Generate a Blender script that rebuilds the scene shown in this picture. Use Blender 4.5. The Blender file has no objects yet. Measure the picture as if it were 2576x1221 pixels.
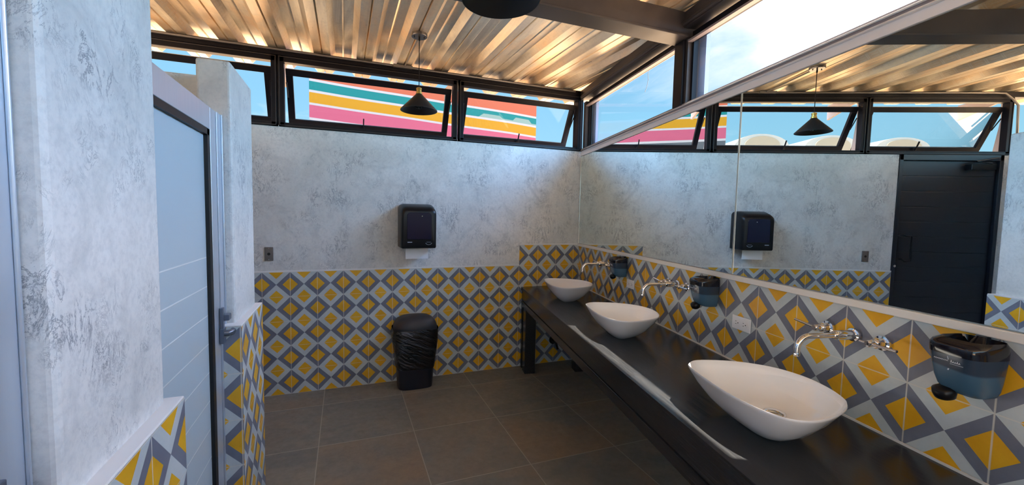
import bpy, bmesh, math, random
from mathutils import Vector, Matrix
from math import sin, cos, pi, radians as R

sc = bpy.context.scene
COL = sc.collection

# ------------------------------------------------------------------ camera
FPX, CX, CY = 1020.385, 1244.834, 606.80
YAW, PITCH, ROLL = -0.3554, -0.0635, 0.0186
fw = Vector((-sin(YAW)*cos(PITCH), cos(YAW)*cos(PITCH), sin(PITCH)))
r0 = Vector((cos(YAW), sin(YAW), 0)); u0 = r0.cross(fw)
rt = r0*cos(ROLL) + u0*sin(ROLL); up = -r0*sin(ROLL) + u0*cos(ROLL)
cd = bpy.data.cameras.new('camera'); cam = bpy.data.objects.new('camera', cd); COL.objects.link(cam)
cd.sensor_width = 36.0; cd.lens = FPX/2576*36.0
cd.shift_x = (1288-CX)/2576; cd.shift_y = (CY-610.5)/2576
cd.clip_start = 0.02; cd.clip_end = 400
cam.matrix_world = Matrix(((rt.x, up.x, -fw.x, -2.2492), (rt.y, up.y, -fw.y, -3.5917), (rt.z, up.z, -fw.z, 1.484), (0, 0, 0, 1)))
sc.camera = cam

# ------------------------------------------------------------------ frame of the mirror wall
TH = -1.7783
D = Vector((cos(TH), sin(TH), 0))          # along the mirror wall, away from the corner
N = Vector((-D.y, D.x, 0))                 # out of the room
def W(t, off, z): return D*t - N*off + Vector((0, 0, z))

# ------------------------------------------------------------------ exposure, sky, sun
sc.view_settings.view_transform = 'Standard'; sc.view_settings.look = 'None'
sc.view_settings.gamma = 1.0; sc.view_settings.use_curve_mapping = False
sc.view_settings.exposure = 0.0
world = bpy.data.worlds.new('sky'); sc.world = world; world.use_nodes = True
def build_sky():
    nt = world.node_tree; n = nt.nodes; l = nt.links; n.clear()
    out = n.new('ShaderNodeOutputWorld'); bg = n.new('ShaderNodeBackground')
    tc = n.new('ShaderNodeTexCoord')
    sep = n.new('ShaderNodeSeparateXYZ'); l.new(tc.outputs['Generated'], sep.inputs[0])
    ramp = n.new('ShaderNodeValToRGB'); l.new(sep.outputs['Z'], ramp.inputs[0])
    e = ramp.color_ramp.elements
    e[0].position = 0.0; e[0].color = (.50, .88, 1.06, 1)
    e[1].position = 1.0; e[1].color = (.24, .50, .95, 1)
    a = e.new(.25); a.color = (.34, .72, 1.04, 1)
    a = e.new(.5); a.color = (.31, .64, 1.02, 1)
    mp = n.new('ShaderNodeMapping'); mp.inputs['Scale'].default_value = (1.0, 1.0, 2.2); mp.inputs['Location'].default_value = (.35, .1, .4)
    l.new(tc.outputs['Generated'], mp.inputs[0])
    nz = n.new('ShaderNodeTexNoise'); nz.inputs['Scale'].default_value = 2.1; nz.inputs['Detail'].default_value = 7; nz.inputs['Roughness'].default_value = .58; nz.inputs['Distortion'].default_value = .3
    l.new(mp.outputs[0], nz.inputs['Vector'])
    # cloud bank around the side where the sun stands
    dt = n.new('ShaderNodeVectorMath'); dt.operation = 'DOT_PRODUCT'; l.new(tc.outputs['Generated'], dt.inputs[0])
    v = Vector((.74, .30, .60)).normalized(); dt.inputs[1].default_value = v
    mr = n.new('ShaderNodeMapRange'); l.new(dt.outputs['Value'], mr.inputs[0])
    mr.inputs[1].default_value = .72; mr.inputs[2].default_value = .985; mr.inputs[3].default_value = -.06; mr.inputs[4].default_value = .32
    ad = n.new('ShaderNodeMath'); ad.operation = 'ADD'; l.new(nz.outputs['Fac'], ad.inputs[0]); l.new(mr.outputs[0], ad.inputs[1])
    cr = n.new('ShaderNodeMapRange'); l.new(ad.outputs[0], cr.inputs[0])
    cr.inputs[1].default_value = .54; cr.inputs[2].default_value = .78
    mx = n.new('ShaderNodeMix'); mx.data_type = 'RGBA'
    l.new(cr.outputs[0], mx.inputs[0]); l.new(ramp.outputs[0], mx.inputs[6]); mx.inputs[7].default_value = (1.25, 1.3, 1.4, 1)
    # added glow in the sky, boosted on two sides to brighten the interior
    d2 = n.new('ShaderNodeVectorMath'); d2.operation = 'DOT_PRODUCT'; l.new(tc.outputs['Generated'], d2.inputs[0]); d2.inputs[1].default_value = Vector((.93, -.25, .28)).normalized()
    m2 = n.new('ShaderNodeMapRange'); m2.interpolation_type = 'SMOOTHSTEP'; l.new(d2.outputs['Value'], m2.inputs[0])
    m2.inputs[1].default_value = .62; m2.inputs[2].default_value = .98; m2.inputs[3].default_value = 1.0; m2.inputs[4].default_value = 20.0
    d3 = n.new('ShaderNodeVectorMath'); d3.operation = 'DOT_PRODUCT'; l.new(tc.outputs['Generated'], d3.inputs[0]); d3.inputs[1].default_value = Vector((-.1, -.9, .3)).normalized()
    m3 = n.new('ShaderNodeMapRange'); m3.interpolation_type = 'SMOOTHSTEP'; l.new(d3.outputs['Value'], m3.inputs[0])
    m3.inputs[1].default_value = .2; m3.inputs[2].default_value = .9; m3.inputs[3].default_value = 0.0; m3.inputs[4].default_value = 3.2
    sm = n.new('ShaderNodeMath'); sm.operation = 'ADD'; l.new(m2.outputs[0], sm.inputs[0]); l.new(m3.outputs[0], sm.inputs[1])
    tn = n.new('ShaderNodeMapRange'); tn.interpolation_type = 'SMOOTHSTEP'; l.new(d2.outputs['Value'], tn.inputs[0]); tn.inputs[1].default_value = .5; tn.inputs[2].default_value = .9
    tm = n.new('ShaderNodeMix'); tm.data_type = 'RGBA'; tm.blend_type = 'MULTIPLY'; l.new(tn.outputs[0], tm.inputs[0]); l.new(mx.outputs[2], tm.inputs[6]); tm.inputs[7].default_value = (.91, .92, 1.08, 1)
    l.new(tm.outputs[2], bg.inputs['Color']); l.new(sm.outputs[0], bg.inputs['Strength'])
    l.new(bg.outputs[0], out.inputs[0])
build_sky()
sd = bpy.data.lights.new('sun', 'SUN'); sun = bpy.data.objects.new('sun', sd); COL.objects.link(sun)
SUNV = (N*.564 + D*.20 + Vector((0, 0, 1.44))).normalized()      # towards the sun
sd.energy = 36.0; sd.color = (1, .92, .78); sd.angle = R(.53)
sun.rotation_euler = SUNV.to_track_quat('Z', 'Y').to_euler()
sun.location = (3, -3, 8)

# ------------------------------------------------------------------ node helpers
def mat(name, col, rough=.5, metal=0.0, **kw):
    m = bpy.data.materials.new(name); m.use_nodes = True
    b = m.node_tree.nodes['Principled BSDF']
    b.inputs['Base Color'].default_value = (*col, 1); b.inputs['Roughness'].default_value = rough; b.inputs['Metallic'].default_value = metal
    for k, v in kw.items(): b.inputs[k.replace('_', ' ')].default_value = v
    return m
class G:
    def __init__(s, m): s.m = m; s.n = m.node_tree.nodes; s.l = m.node_tree.links; s.b = s.n['Principled BSDF']
    def new(s, t, **kw):
        q = s.n.new(t)
        for k, v in kw.items(): setattr(q, k, v)
        return q
    def math(s, op, a, b=None, clamp=False):
        q = s.n.new('ShaderNodeMath'); q.operation = op; q.use_clamp = clamp
        for i, x in enumerate((a, b)):
            if x is None: continue
            if isinstance(x, (int, float)): q.inputs[i].default_value = x
            else: s.l.new(x, q.inputs[i])
        return q.outputs[0]
    def noise(s, vec, scale, detail=4, rough=.5, dist=0):
        q = s.n.new('ShaderNodeTexNoise'); q.inputs['Scale'].default_value = scale; q.inputs['Detail'].default_value = detail
        q.inputs['Roughness'].default_value = rough; q.inputs['Distortion'].default_value = dist
        if vec is not None: s.l.new(vec, q.inputs['Vector'])
        return q.outputs['Fac']
    def mapping(s, vec, scale=(1, 1, 1), loc=(0, 0, 0), rot=(0, 0, 0)):
        q = s.n.new('ShaderNodeMapping'); q.inputs['Scale'].default_value = scale; q.inputs['Location'].default_value = loc; q.inputs['Rotation'].default_value = rot
        s.l.new(vec, q.inputs[0]); return q.outputs[0]
    def range(s, v, a, b, c=0, d=1):
        q = s.n.new('ShaderNodeMapRange'); s.l.new(v, q.inputs[0])
        for i, x in enumerate((a, b, c, d)): q.inputs[i+1].default_value = x
        return q.outputs[0]
    def mix(s, f, a, b):
        q = s.n.new('ShaderNodeMix'); q.data_type = 'RGBA'
        for i, x in ((0, f), (6, a), (7, b)):
            if isinstance(x, tuple): q.inputs[i].default_value = (*x, 1) if len(x) == 3 else x
            elif isinstance(x, (int, float)): q.inputs[i].default_value = x
            else: s.l.new(x, q.inputs[i])
        return q.outputs[2]
    def bump(s, h, strength=.3, dist=.01):
        q = s.n.new('ShaderNodeBump'); q.inputs['Strength'].default_value = strength; q.inputs['Distance'].default_value = dist
        s.l.new(h, q.inputs['Height']); s.l.new(q.outputs[0], s.b.inputs['Normal'])
    def col(s, c): s.l.new(c, s.b.inputs['Base Color'])
    def rough(s, c): s.l.new(c, s.b.inputs['Roughness'])

def plaster():
    m = mat('polished_cement', (.6, .62, .64), .55); g = G(m)
    geo = g.new('ShaderNodeNewGeometry').outputs['Position']
    big = g.noise(geo, 1.1, 5, .6, .6)
    mid = g.noise(geo, 5.5, 6, .65, 1.2)
    base = g.mix(g.range(big, .35, .65), (.64, .64, .61), (.86, .85, .83))
    base = g.mix(g.range(mid, .50, .70, 0, .42), base, (.44, .45, .45))
    # trowel scratches: thin broken dark lines, mostly upright
    v1 = g.mapping(geo, (4.6, 4.6, 2.0))
    a = g.noise(v1, 3.0, 10, .74, 1.5)
    ridge = g.math('ABSOLUTE', g.math('SUBTRACT', a, .5))
    line = g.range(ridge, .0, .022, 1, 0)
    mask = g.range(g.noise(geo, 3.3, 4, .6, .4), .50, .60)
    b2 = g.noise(g.mapping(geo, (7, 7, 4.5), (3, 1, 7)), 3.2, 9, .75, 1.6)
    line2 = g.range(g.math('ABSOLUTE', g.math('SUBTRACT', b2, .52)), 0, .016, 1, 0)
    mask2 = g.range(g.noise(geo, 6, 3, .6, 0), .52, .62)
    f = g.math('MAXIMUM', g.math('MULTIPLY', line, mask), g.math('MULTIPLY', line2, mask2))
    base = g.mix(g.math('MULTIPLY', f, .88), base, (.10, .12, .16))
    base = g.mix(g.range(g.noise(geo, 60, 4, .7), .45, .75, 0, .35), base, (.40, .42, .44))
    g.col(base); g.bump(g.math('SUBTRACT', mid, g.math('MULTIPLY', f, .6)), .12, .01)
    return m
def tiles():
    m = mat('cement_tile_diamonds', (.5, .5, .5), .42); g = G(m)
    uv = g.new('ShaderNodeUVMap').outputs[0]
    sp = g.new('ShaderNodeSeparateXYZ'); g.l.new(uv, sp.inputs[0])
    u, v = g.math('MULTIPLY', sp.outputs[0], 5.0), g.math('MULTIPLY', sp.outputs[1], 5.0)
    fu = g.math('ABSOLUTE', g.math('SUBTRACT', g.math('FRACT', g.math('ADD', u, 100.5)), .5))   # 0 at an upright joint
    fv = g.math('ABSOLUTE', g.math('SUBTRACT', g.math('FRACT', g.math('ADD', v, 100.0)), .5))   # 0 at mid-tile height
    dg = g.math('ADD', fu, fv)                          # distance from a grey diamond's centre
    dl = g.math('SUBTRACT', 1.0, dg)
    grey = g.math('LESS_THAN', dg, .5)
    dm = g.math('MINIMUM', dg, dl)
    orange = g.math('LESS_THAN', dm, g.math('ADD', .265, g.math('MULTIPLY', grey, .012)))
    # worn, slightly uneven pigment
    geo = g.new('ShaderNodeNewGeometry').outputs['Position']
    w = g.range(g.noise(geo, 9, 5, .6), .3, .7)
    cl = g.mix(w, (.50, .56, .57), (.62, .67, .68))
    cg = g.mix(w, (.15, .16, .21), (.21, .23, .29))
    co = g.mix(w, (.74, .36, .012), (.88, .50, .025))
    c = g.mix(grey, cl, cg); c = g.mix(orange, c, co)
    ju = g.range(fu, .006, .014, .75, 0)
    gv = g.math('ABSOLUTE', g.math('SUBTRACT', g.math('FRACT', g.math('ADD', v, 100.5)), .5))
    jv = g.range(gv, .005, .012, .65, 0)
    j = g.math('MAXIMUM', ju, jv)
    c = g.mix(j, c, (.72, .69, .62))
    g.col(c); g.rough(g.range(w, 0, 1, .34, .5)); g.bump(g.math('SUBTRACT', 1, j), .15, .003)
    return m
def floor_mat():
    m = mat('slate_floor_tile', (.08, .075, .065), .42); g = G(m)
    geo = g.new('ShaderNodeNewGeometry').outputs['Position']
    sp = g.new('ShaderNodeSeparateXYZ'); g.l.new(geo, sp.inputs[0])
    u = g.math('DIVIDE', g.math('ADD', sp.outputs[0], 60.61), .60); v = g.math('DIVIDE', g.math('ADD', sp.outputs[1], 59.99), .597)
    def edge(a): return g.math('ABSOLUTE', g.math('SUBTRACT', g.math('FRACT', g.math('ADD', a, .5)), .5))
    joint = g.range(g.math('MINIMUM', edge(u), edge(v)), .0035, .006, 1, 0)
    cmb = g.new('ShaderNodeCombineXYZ'); g.l.new(g.math('FLOOR', u), cmb.inputs[0]); g.l.new(g.math('FLOOR', v), cmb.inputs[1])
    wn = g.new('ShaderNodeTexWhiteNoise', noise_dimensions='3D'); g.l.new(cmb.outputs[0], wn.inputs['Vector'])
    off = g.new('ShaderNodeVectorMath', operation='SCALE'); g.l.new(wn.outputs['Color'], off.inputs[0]); off.inputs['Scale'].default_value = 7
    vv = g.new('ShaderNodeVectorMath', operation='ADD'); g.l.new(geo, vv.inputs[0]); g.l.new(off.outputs[0], vv.inputs[1])
    a = g.noise(g.mapping(vv.outputs[0], (1.6, 3.2, 1)), 1.3, 6, .6, 1.0)
    b = g.noise(vv.outputs[0], 24, 6, .7, .2)
    c = g.mix(g.range(a, .32, .62), (.27, .24, .19), (.18, .185, .17))
    c = g.mix(g.range(g.noise(vv.outputs[0], .9, 4, .6, .6), .50, .70, 0, .75), c, (.31, .215, .13))
    c = g.mix(g.range(b, .35, .7, 0, .35), c, (.115, .11, .10))
    c = g.mix(g.math('MULTIPLY', g.math('SUBTRACT', wn.outputs['Value'], .5), .35, True), c, (.2, .18, .15))
    c = g.mix(g.math('MULTIPLY', joint, .8), c, (.42, .38, .31))
    g.col(c); g.rough(g.range(b, .3, .7, .36, .55)); g.bump(g.math('ADD', g.math('MULTIPLY', b, .3), g.math('MULTIPLY', joint, -.6)), .25, .004)
    return m
def deck_mat():
    m = mat('galvanised_deck', (.70, .62, .50), .34, .6); g = G(m)
    uv = g.new('ShaderNodeUVMap').outputs[0]
    sp = g.new('ShaderNodeSeparateXYZ'); g.l.new(uv, sp.inputs[0])       # x: girth position in the sheet, y: run in metres
    geo = g.new('ShaderNodeNewGeometry').outputs['Position']
    st = g.noise(g.mapping(geo, (5.5, .55, 1)), 2.0, 5, .65, .5)
    fl = g.noise(geo, 34, 4, .7)
    c = g.mix(g.range(st, .35, .66), (.60, .54, .44), (.98, .90, .72))
    c = g.mix(g.range(g.noise(g.mapping(geo, (2.1, .8, 1)), 1.2, 3, .6, .8), .46, .66, 0, .7), c, (.95, .62, .32))  # orange patches: warm reflections from outside, painted into the metal colour
    c = g.mix(g.range(fl, .5, .75, 0, .22), c, (.32, .28, .24))
    # embossed key marks pressed into the webs
    run = g.math('MULTIPLY', sp.outputs[1], 9.0)
    fr = g.math('FRACT', g.math('ADD', run, 50.0))
    bars = g.math('ADD', g.math('LESS_THAN', g.math('ABSOLUTE', g.math('SUBTRACT', fr, .12)), .03), g.math('LESS_THAN', g.math('ABSOLUTE', g.math('SUBTRACT', fr, .24)), .03))
    q = g.math('FRACT', g.math('MULTIPLY', sp.outputs[0], 3.0))
    rungs = g.math('MULTIPLY', g.math('LESS_THAN', g.math('ABSOLUTE', g.math('SUBTRACT', q, .5)), .12), g.math('MULTIPLY', g.math('GREATER_THAN', fr, .40), g.math('LESS_THAN', fr, .92)))
    web = g.math('MULTIPLY', g.math('GREATER_THAN', sp.outputs[0], 1.08), g.math('LESS_THAN', sp.outputs[0], 1.92))
    emb = g.math('MULTIPLY', g.math('MAXIMUM', g.math('MINIMUM', bars, 1), rungs), web)
    c = g.mix(g.math('MULTIPLY', emb, .35), c, (.92, .86, .80))
    g.col(c); g.rough(g.range(st, .3, .7, .27, .44)); g.bump(g.math('ADD', emb, g.math('MULTIPLY', fl, .15)), .5, .004)
    return m
def lacquer():
    m = mat('black_lacquered_wood', (.012, .013, .016), .2, **{'Specular_IOR_Level': .42}); g = G(m)
    geo = g.new('ShaderNodeNewGeometry').outputs['Position']
    v = g.mapping(geo, (1, 1, 1), rot=(0, 0, -TH)); v = g.mapping(v, (2.0, 60, 60))
    a = g.noise(v, 2.5, 5, .65, .3)
    g.col(g.mix(g.range(a, .4, .7), (.016, .016, .018), (.034, .033, .034)))
    g.rough(g.range(a, .35, .65, .17, .27)); g.bump(a, .05, .001)
    return m
def steel_paint():
    m = mat('dark_painted_steel', (.045, .04, .045), .5, **{'Specular_IOR_Level': .3}); g = G(m)
    geo = g.new('ShaderNodeNewGeometry').outputs['Position']
    a = g.noise(geo, 3, 5, .6, .3)
    g.col(g.mix(g.range(a, .35, .7), (.036, .033, .038), (.062, .054, .054))); g.rough(g.range(a, .3, .7, .34, .5))
    return m
def glass_mat(name, tint=(.93, .97, .97), rough=0.0):
    m = bpy.data.materials.new(name); m.use_nodes = True; n = m.node_tree.nodes; l = m.node_tree.links; n.clear()
    o = n.new('ShaderNodeOutputMaterial'); tr = n.new('ShaderNodeBsdfTransparent'); gl = n.new('ShaderNodeBsdfGlossy')
    fr = n.new('ShaderNodeFresnel'); mx = n.new('ShaderNodeMixShader')
    fr.inputs[0].default_value = 1.35
    tr.inputs[0].default_value = (*tint, 1); gl.inputs['Roughness'].default_value = rough
    l.new(fr.outputs[0], mx.inputs[0]); l.new(tr.outputs[0], mx.inputs[1]); l.new(gl.outputs[0], mx.inputs[2]); l.new(mx.outputs[0], o.inputs[0])
    return m
def alu():
    m = mat('anodised_aluminium', (.60, .66, .74), .38, .65); g = G(m)
    geo = g.new('ShaderNodeNewGeometry').outputs['Position']
    g.rough(g.range(g.noise(g.mapping(geo, (40, 40, 1.5)), 3, 3), .3, .7, .33, .45)); return m
def door_panel():
    m = mat('ribbed_white_panel', (.62, .70, .74), .28); g = G(m)
    geo = g.new('ShaderNodeNewGeometry').outputs['Position']
    sp = g.new('ShaderNodeSeparateXYZ'); g.l.new(geo, sp.inputs[0])
    q = g.math('FRACT', g.math('DIVIDE', g.math('ADD', sp.outputs[2], 10.0-1.32+.1115*100+.05575), .1115))
    ln = g.range(g.math('ABSOLUTE', g.math('SUBTRACT', q, .05)), .0, .03, 1, 0)
    # rows of the lower part only
    low = g.math('LESS_THAN', sp.outputs[2], 1.36)
    ln = g.math('MULTIPLY', ln, low)
    g.col(g.mix(ln, (.50, .60, .66), (.86, .90, .90)))
    g.bump(ln, .2, .003)
    return m

def bin_bag_mat():
    m = mat('black_plastic_bag', (.004, .004, .005), .2); g = G(m)
    geo = g.new('ShaderNodeNewGeometry').outputs['Position']
    a = g.noise(g.mapping(g.mapping(geo, rot=(0, R(-32), 0)), (5, 5, 26)), 1.0, 4, .6, 1.6); g.bump(a, 1.0, .03); return m
def mural_mat():
    m = mat('striped_mural_paint', (.5, .5, .5), .8); g = G(m)
    geo = g.new('ShaderNodeNewGeometry').outputs['Position']
    sp = g.new('ShaderNodeSeparateXYZ'); g.l.new(geo, sp.inputs[0])
    x = g.math('ADD', sp.outputs[0], 2.70)
    wav = g.math('MULTIPLY', g.math('SUBTRACT', g.noise(g.mapping(geo, (.5, .5, .5)), 1.0, 1), .5), .05)
    z = g.math('ADD', g.math('ADD', sp.outputs[2], g.math('MULTIPLY', x, .048)), wav)
    white = (.95, .86, .86)
    seq = [(2.00, (.20, .21, .23)), (2.76, white), (2.795, (.95, .18, .30)), (2.965, white), (2.995, (1.0, .46, .015)), (3.135, white), (3.168, (.010, .36, .36)), (3.285, white), (3.318, (.95, .22, .11))]
    c = seq[0][1]
    for z0, colr in seq[1:]:
        c = g.mix(g.math('GREATER_THAN', z, z0), c, colr)
    # pale scalloped patches above the yellow band
    xx = sp.outputs[0]
    def blob(cx, w, h, c):
        t = g.math('ABSOLUTE', g.math('SUBTRACT', xx, cx))
        top = g.math('SUBTRACT', 3.168+h, g.range(t, w*.62, w, 0, h))
        f = g.math('MULTIPLY', g.math('LESS_THAN', z, top), g.math('MULTIPLY', g.math('GREATER_THAN', z, 3.168), g.math('LESS_THAN', t, w)))
        return g.mix(f, c, (.45, .62, .55))
    c = blob(-.02, .22, .06, c); c = blob(.52, .19, .075, c)
    f = g.math('MULTIPLY', g.math('MULTIPLY', g.math('GREATER_THAN', xx, .1), g.math('LESS_THAN', z, 3.19)), g.math('GREATER_THAN', z, 3.168))
    c = g.mix(f, c, (.45, .62, .55))
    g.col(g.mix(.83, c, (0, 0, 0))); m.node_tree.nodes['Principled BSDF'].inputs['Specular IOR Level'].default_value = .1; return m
def ground_mat():
    m = mat('terracotta_paving', (.50, .33, .20), .9); g = G(m)
    geo = g.new('ShaderNodeNewGeometry').outputs['Position']
    g.col(g.mix(g.noise(geo, .8, 5, .6), (.50, .30, .16), (.68, .45, .26))); return m

def smoke_mat():
    m = mat('smoked_blue_plastic', (.035, .075, .125), .22); g = G(m)
    tc = g.new('ShaderNodeTexCoord'); sp = g.new('ShaderNodeSeparateXYZ'); g.l.new(tc.outputs['Object'], sp.inputs[0])
    lv = g.math('ADD', sp.outputs[2], g.math('MULTIPLY', sp.outputs[0], .12))
    c = g.mix(g.range(lv, .070, .076), (.050, .115, .185), (.022, .042, .075))        # liquid below, empty smoked shell above
    g.col(c); return m
M = dict(
    plaster=plaster(), tile=tiles(), floor=floor_mat(), deck=deck_mat(), lacquer=lacquer(), steel=steel_paint(), frame=mat('black_window_steel', (.006, .006, .010), .4, **{'Specular_IOR_Level': .2}),
    trim=mat('white_caulk_trim', (.80, .78, .74), .5), ledge=mat('pale_plaster_ledge', (.80, .79, .78), .6),
    mirror=mat('silvered_mirror', (.82, .88, .86), 0.0, 1.0), mirror_edge=mat('polished_glass_edge', (.78, .82, .78), .15, .4),
    chrome=mat('chrome', (.78, .78, .80), .06, 1.0), ceramic=mat('white_glazed_ceramic', (.84, .82, .82), .12, **{'Coat_Weight': .5}),
    black=mat('black_plastic', (.006, .006, .008), .3, **{'Specular_IOR_Level': .25}), matte=mat('matte_black_metal', (.012, .012, .013), .42, .2),
    inner=mat('lamp_inner_black', (.010, .010, .012), .5), brass=mat('aged_brass', (.55, .36, .10), .3, 1.0),
    smoke=smoke_mat(), smoke_lid=mat('dark_smoked_lid', (.006, .006, .012), .1),
    window=mat('smoked_violet_window', (.008, .008, .028), .16, **{'Specular_IOR_Level': .25}), white=mat('white_plastic', (.86, .86, .86), .3),
    slot=mat('dark_slot', (.02, .02, .02), .5), paper=mat('paper_towel_sheet', (.92, .93, .96), .8),
    grey=mat('grey_metal_plate', (.25, .25, .26), .35, .8), print=mat('white_print', (.50, .56, .66), .5),
    alu=alu(), panel=door_panel(), gasket=mat('black_gasket', (.004, .004, .005), .5),
    profile=mat('painted_white_profile', (.86, .84, .87), .4), profile_dark=mat('taupe_profile', (.26, .23, .25), .45), bright=mat('bright_aluminium_lip', (.97, .96, .97), .32, .55),
    glass=glass_mat('window_glass', (.95, .98, .99)), bulbglass=glass_mat('clear_bulb_glass', (.92, .92, .90)),
    bag=bin_bag_mat(), bin=mat('black_bin_plastic', (.016, .018, .030), .42), lid=mat('black_lid_plastic', (.026, .026, .032), .5), door=mat('black_door_paint', (.010, .011, .018), .35),
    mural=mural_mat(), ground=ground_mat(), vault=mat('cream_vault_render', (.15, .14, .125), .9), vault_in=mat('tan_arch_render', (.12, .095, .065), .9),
    vault_pale=mat('pale_cream_bracket', (.38, .32, .32), .7),
    conduit=mat('galvanised_conduit', (.26, .24, .23), .45, .5), flange=mat('pale_blue_grey_flange', (.11, .145, .22), .6),
    wire=mat('grey_wire', (.12, .14, .18), .6), filament=mat('bulb_filament_stem', (.7, .6, .4), .3, .5),
)

# ------------------------------------------------------------------ mesh helpers
def bm_new():
    bm = bmesh.new(); bm.loops.layers.uv.new('UVMap'); return bm
def add_box(bm, x0, x1, y0, y1, z0, z1, T=None):
    vs = [bm.verts.new(Vector((x, y, z)) if T is None else T @ Vector((x, y, z))) for x in (x0, x1) for y in (y0, y1) for z in (z0, z1)]
    fs = [(0, 1, 3, 2), (4, 6, 7, 5), (0, 4, 5, 1), (2, 3, 7, 6), (0, 2, 6, 4), (1, 5, 7, 3)]
    return [bm.faces.new([vs[i] for i in f]) for f in fs]
def add_prism(bm, pts, axis, a, b, T=None):
    """extrude a closed 2D outline along an axis ('x','y','z') from a to b"""
    def P(u, v, w):
        q = {'x': (w, u, v), 'y': (u, w, v), 'z': (u, v, w)}[axis]
        q = Vector(q); return q if T is None else T @ q
    A = [bm.verts.new(P(u, v, a)) for u, v in pts]; B = [bm.verts.new(P(u, v, b)) for u, v in pts]
    n = len(pts)
    bm.faces.new(A); bm.faces.new(B[::-1])
    for i in range(n): bm.faces.new((A[i], B[i], B[(i+1) % n], A[(i+1) % n]))
def add_loft(bm, rings, cap0=True, cap1=True, closed=True):
    vs = [[bm.verts.new(p) for p in r] for r in rings]
    for a, b in zip(vs[:-1], vs[1:]):
        n = len(a)
        for i in range(n if closed else n-1): bm.faces.new((a[i], a[(i+1) % n], b[(i+1) % n], b[i]))
    if cap0: bm.faces.new(vs[0][::-1])
    if cap1: bm.faces.new(vs[-1])
    return vs
def add_tube(bm, path, r, seg=12, cap=True):
    path = [Vector(p) for p in path]; rings = []
    rr = r if isinstance(r, (list, tuple)) else [r]*len(path)
    prev = None
    for i, p in enumerate(path):
        t = (path[min(i+1, len(path)-1)] - path[max(i-1, 0)]).normalized()
        if prev is None:
            a = Vector((0, 0, 1)) if abs(t.z) < .9 else Vector((1, 0, 0))
            prev = t.cross(a).normalized()
        prev = (prev - t*prev.dot(t)).normalized(); q = t.cross(prev)
        rings.append([p + (prev*cos(2*pi*k/seg) + q*sin(2*pi*k/seg))*rr[i] for k in range(seg)])
    add_loft(bm, rings, cap, cap)
def add_lathe(bm, prof, center=(0, 0, 0), axis=Vector((0, 0, 1)), seg=32, cap=True):
    axis = Vector(axis).normalized(); a = Vector((1, 0, 0)) if abs(axis.x) < .9 else Vector((0, 1, 0))
    e1 = axis.cross(a).normalized(); e2 = axis.cross(e1); c = Vector(center)
    rings = [[c + axis*h + (e1*cos(2*pi*k/seg) + e2*sin(2*pi*k/seg))*max(r, 1e-4) for k in range(seg)] for r, h in prof]
    add_loft(bm, rings, cap, cap)
def obj(name, bm, m, parent=None, smooth=False, bevel=0, seg=2, loc=None, rotz=None, angle=35, solid=0, sub=0):
    bmesh.ops.recalc_face_normals(bm, faces=bm.faces)
    me = bpy.data.meshes.new(name); bm.to_mesh(me); bm.free()
    ms = m if isinstance(m, list) else [m]
    for x in ms: me.materials.append(x)
    o = bpy.data.objects.new(name, me); COL.objects.link(o)
    if smooth:
        me.polygons.foreach_set('use_smooth', [True]*len(me.polygons))
        if angle < 180: me.set_sharp_from_angle(angle=R(angle))
    if solid:
        s = o.modifiers.new('solid', 'SOLIDIFY'); s.thickness = solid; s.offset = 0
    if sub:
        s = o.modifiers.new('sub', 'SUBSURF'); s.levels = sub; s.render_levels = sub
    if bevel:
        b = o.modifiers.new('bevel', 'BEVEL'); b.width = bevel; b.segments = seg; b.limit_method = 'ANGLE'; b.angle_limit = R(40)
        b.harden_normals = False
    if parent: o.parent = parent
    if loc is not None: o.location = loc
    if rotz is not None: o.rotation_euler = (0, 0, rotz)
    return o
def box(name, x0, x1, y0, y1, z0, z1, m, parent=None, bevel=0, **kw):
    bm = bm_new(); add_box(bm, x0, x1, y0, y1, z0, z1); return obj(name, bm, m, parent, bevel=bevel, **kw)
def struct(o): o['kind'] = 'structure'; return o
def tag(o, label, cat, group=None):
    o['label'] = label; o['category'] = cat
    if group: o['group'] = group
    return o
def thing(name, loc=(0, 0, 0), rotz=0):
    o = bpy.data.objects.new(name, None); COL.objects.link(o); o.empty_display_size = .1
    o.location = loc; o.rotation_euler = (0, 0, rotz); return o
def lab(o, t): o['label'] = t; return o
def copy_tree(o, parent=None):
    c = o.copy(); COL.objects.link(c)
    if parent: c.parent = parent
    for ch in [x for x in bpy.data.objects if x.parent == o]: copy_tree(ch, c)
    return c
def set_uv(o, fn):
    me = o.data; uv = me.uv_layers[0].data
    for p in me.polygons:
        for li in p.loop_indices:
            co = me.vertices[me.loops[li].vertex_index].co
            uv[li].uv = fn(co, p.normal)

TW = Matrix.Rotation(TH, 4, 'Z')          # local frame of the mirror wall: x along, -y into the room
TS = -.0126                               # tile rows on that wall sit a touch lower

# ================================================================== SETTING
ROOM_Y = -6.6
FLX, FRX = -4.05, 3.0
# floor: follows the angled mirror wall
bm = bm_new()
fe = W(6.75, -.1, 0)
pts = [(FLX, .12), (.14, .12), (W(6.75, -.12, 0).x, W(6.75, -.12, 0).y), (FLX, ROOM_Y)]
add_prism(bm, pts, 'z', -.12, 0)
struct(obj('floor', bm, M['floor']))

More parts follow.
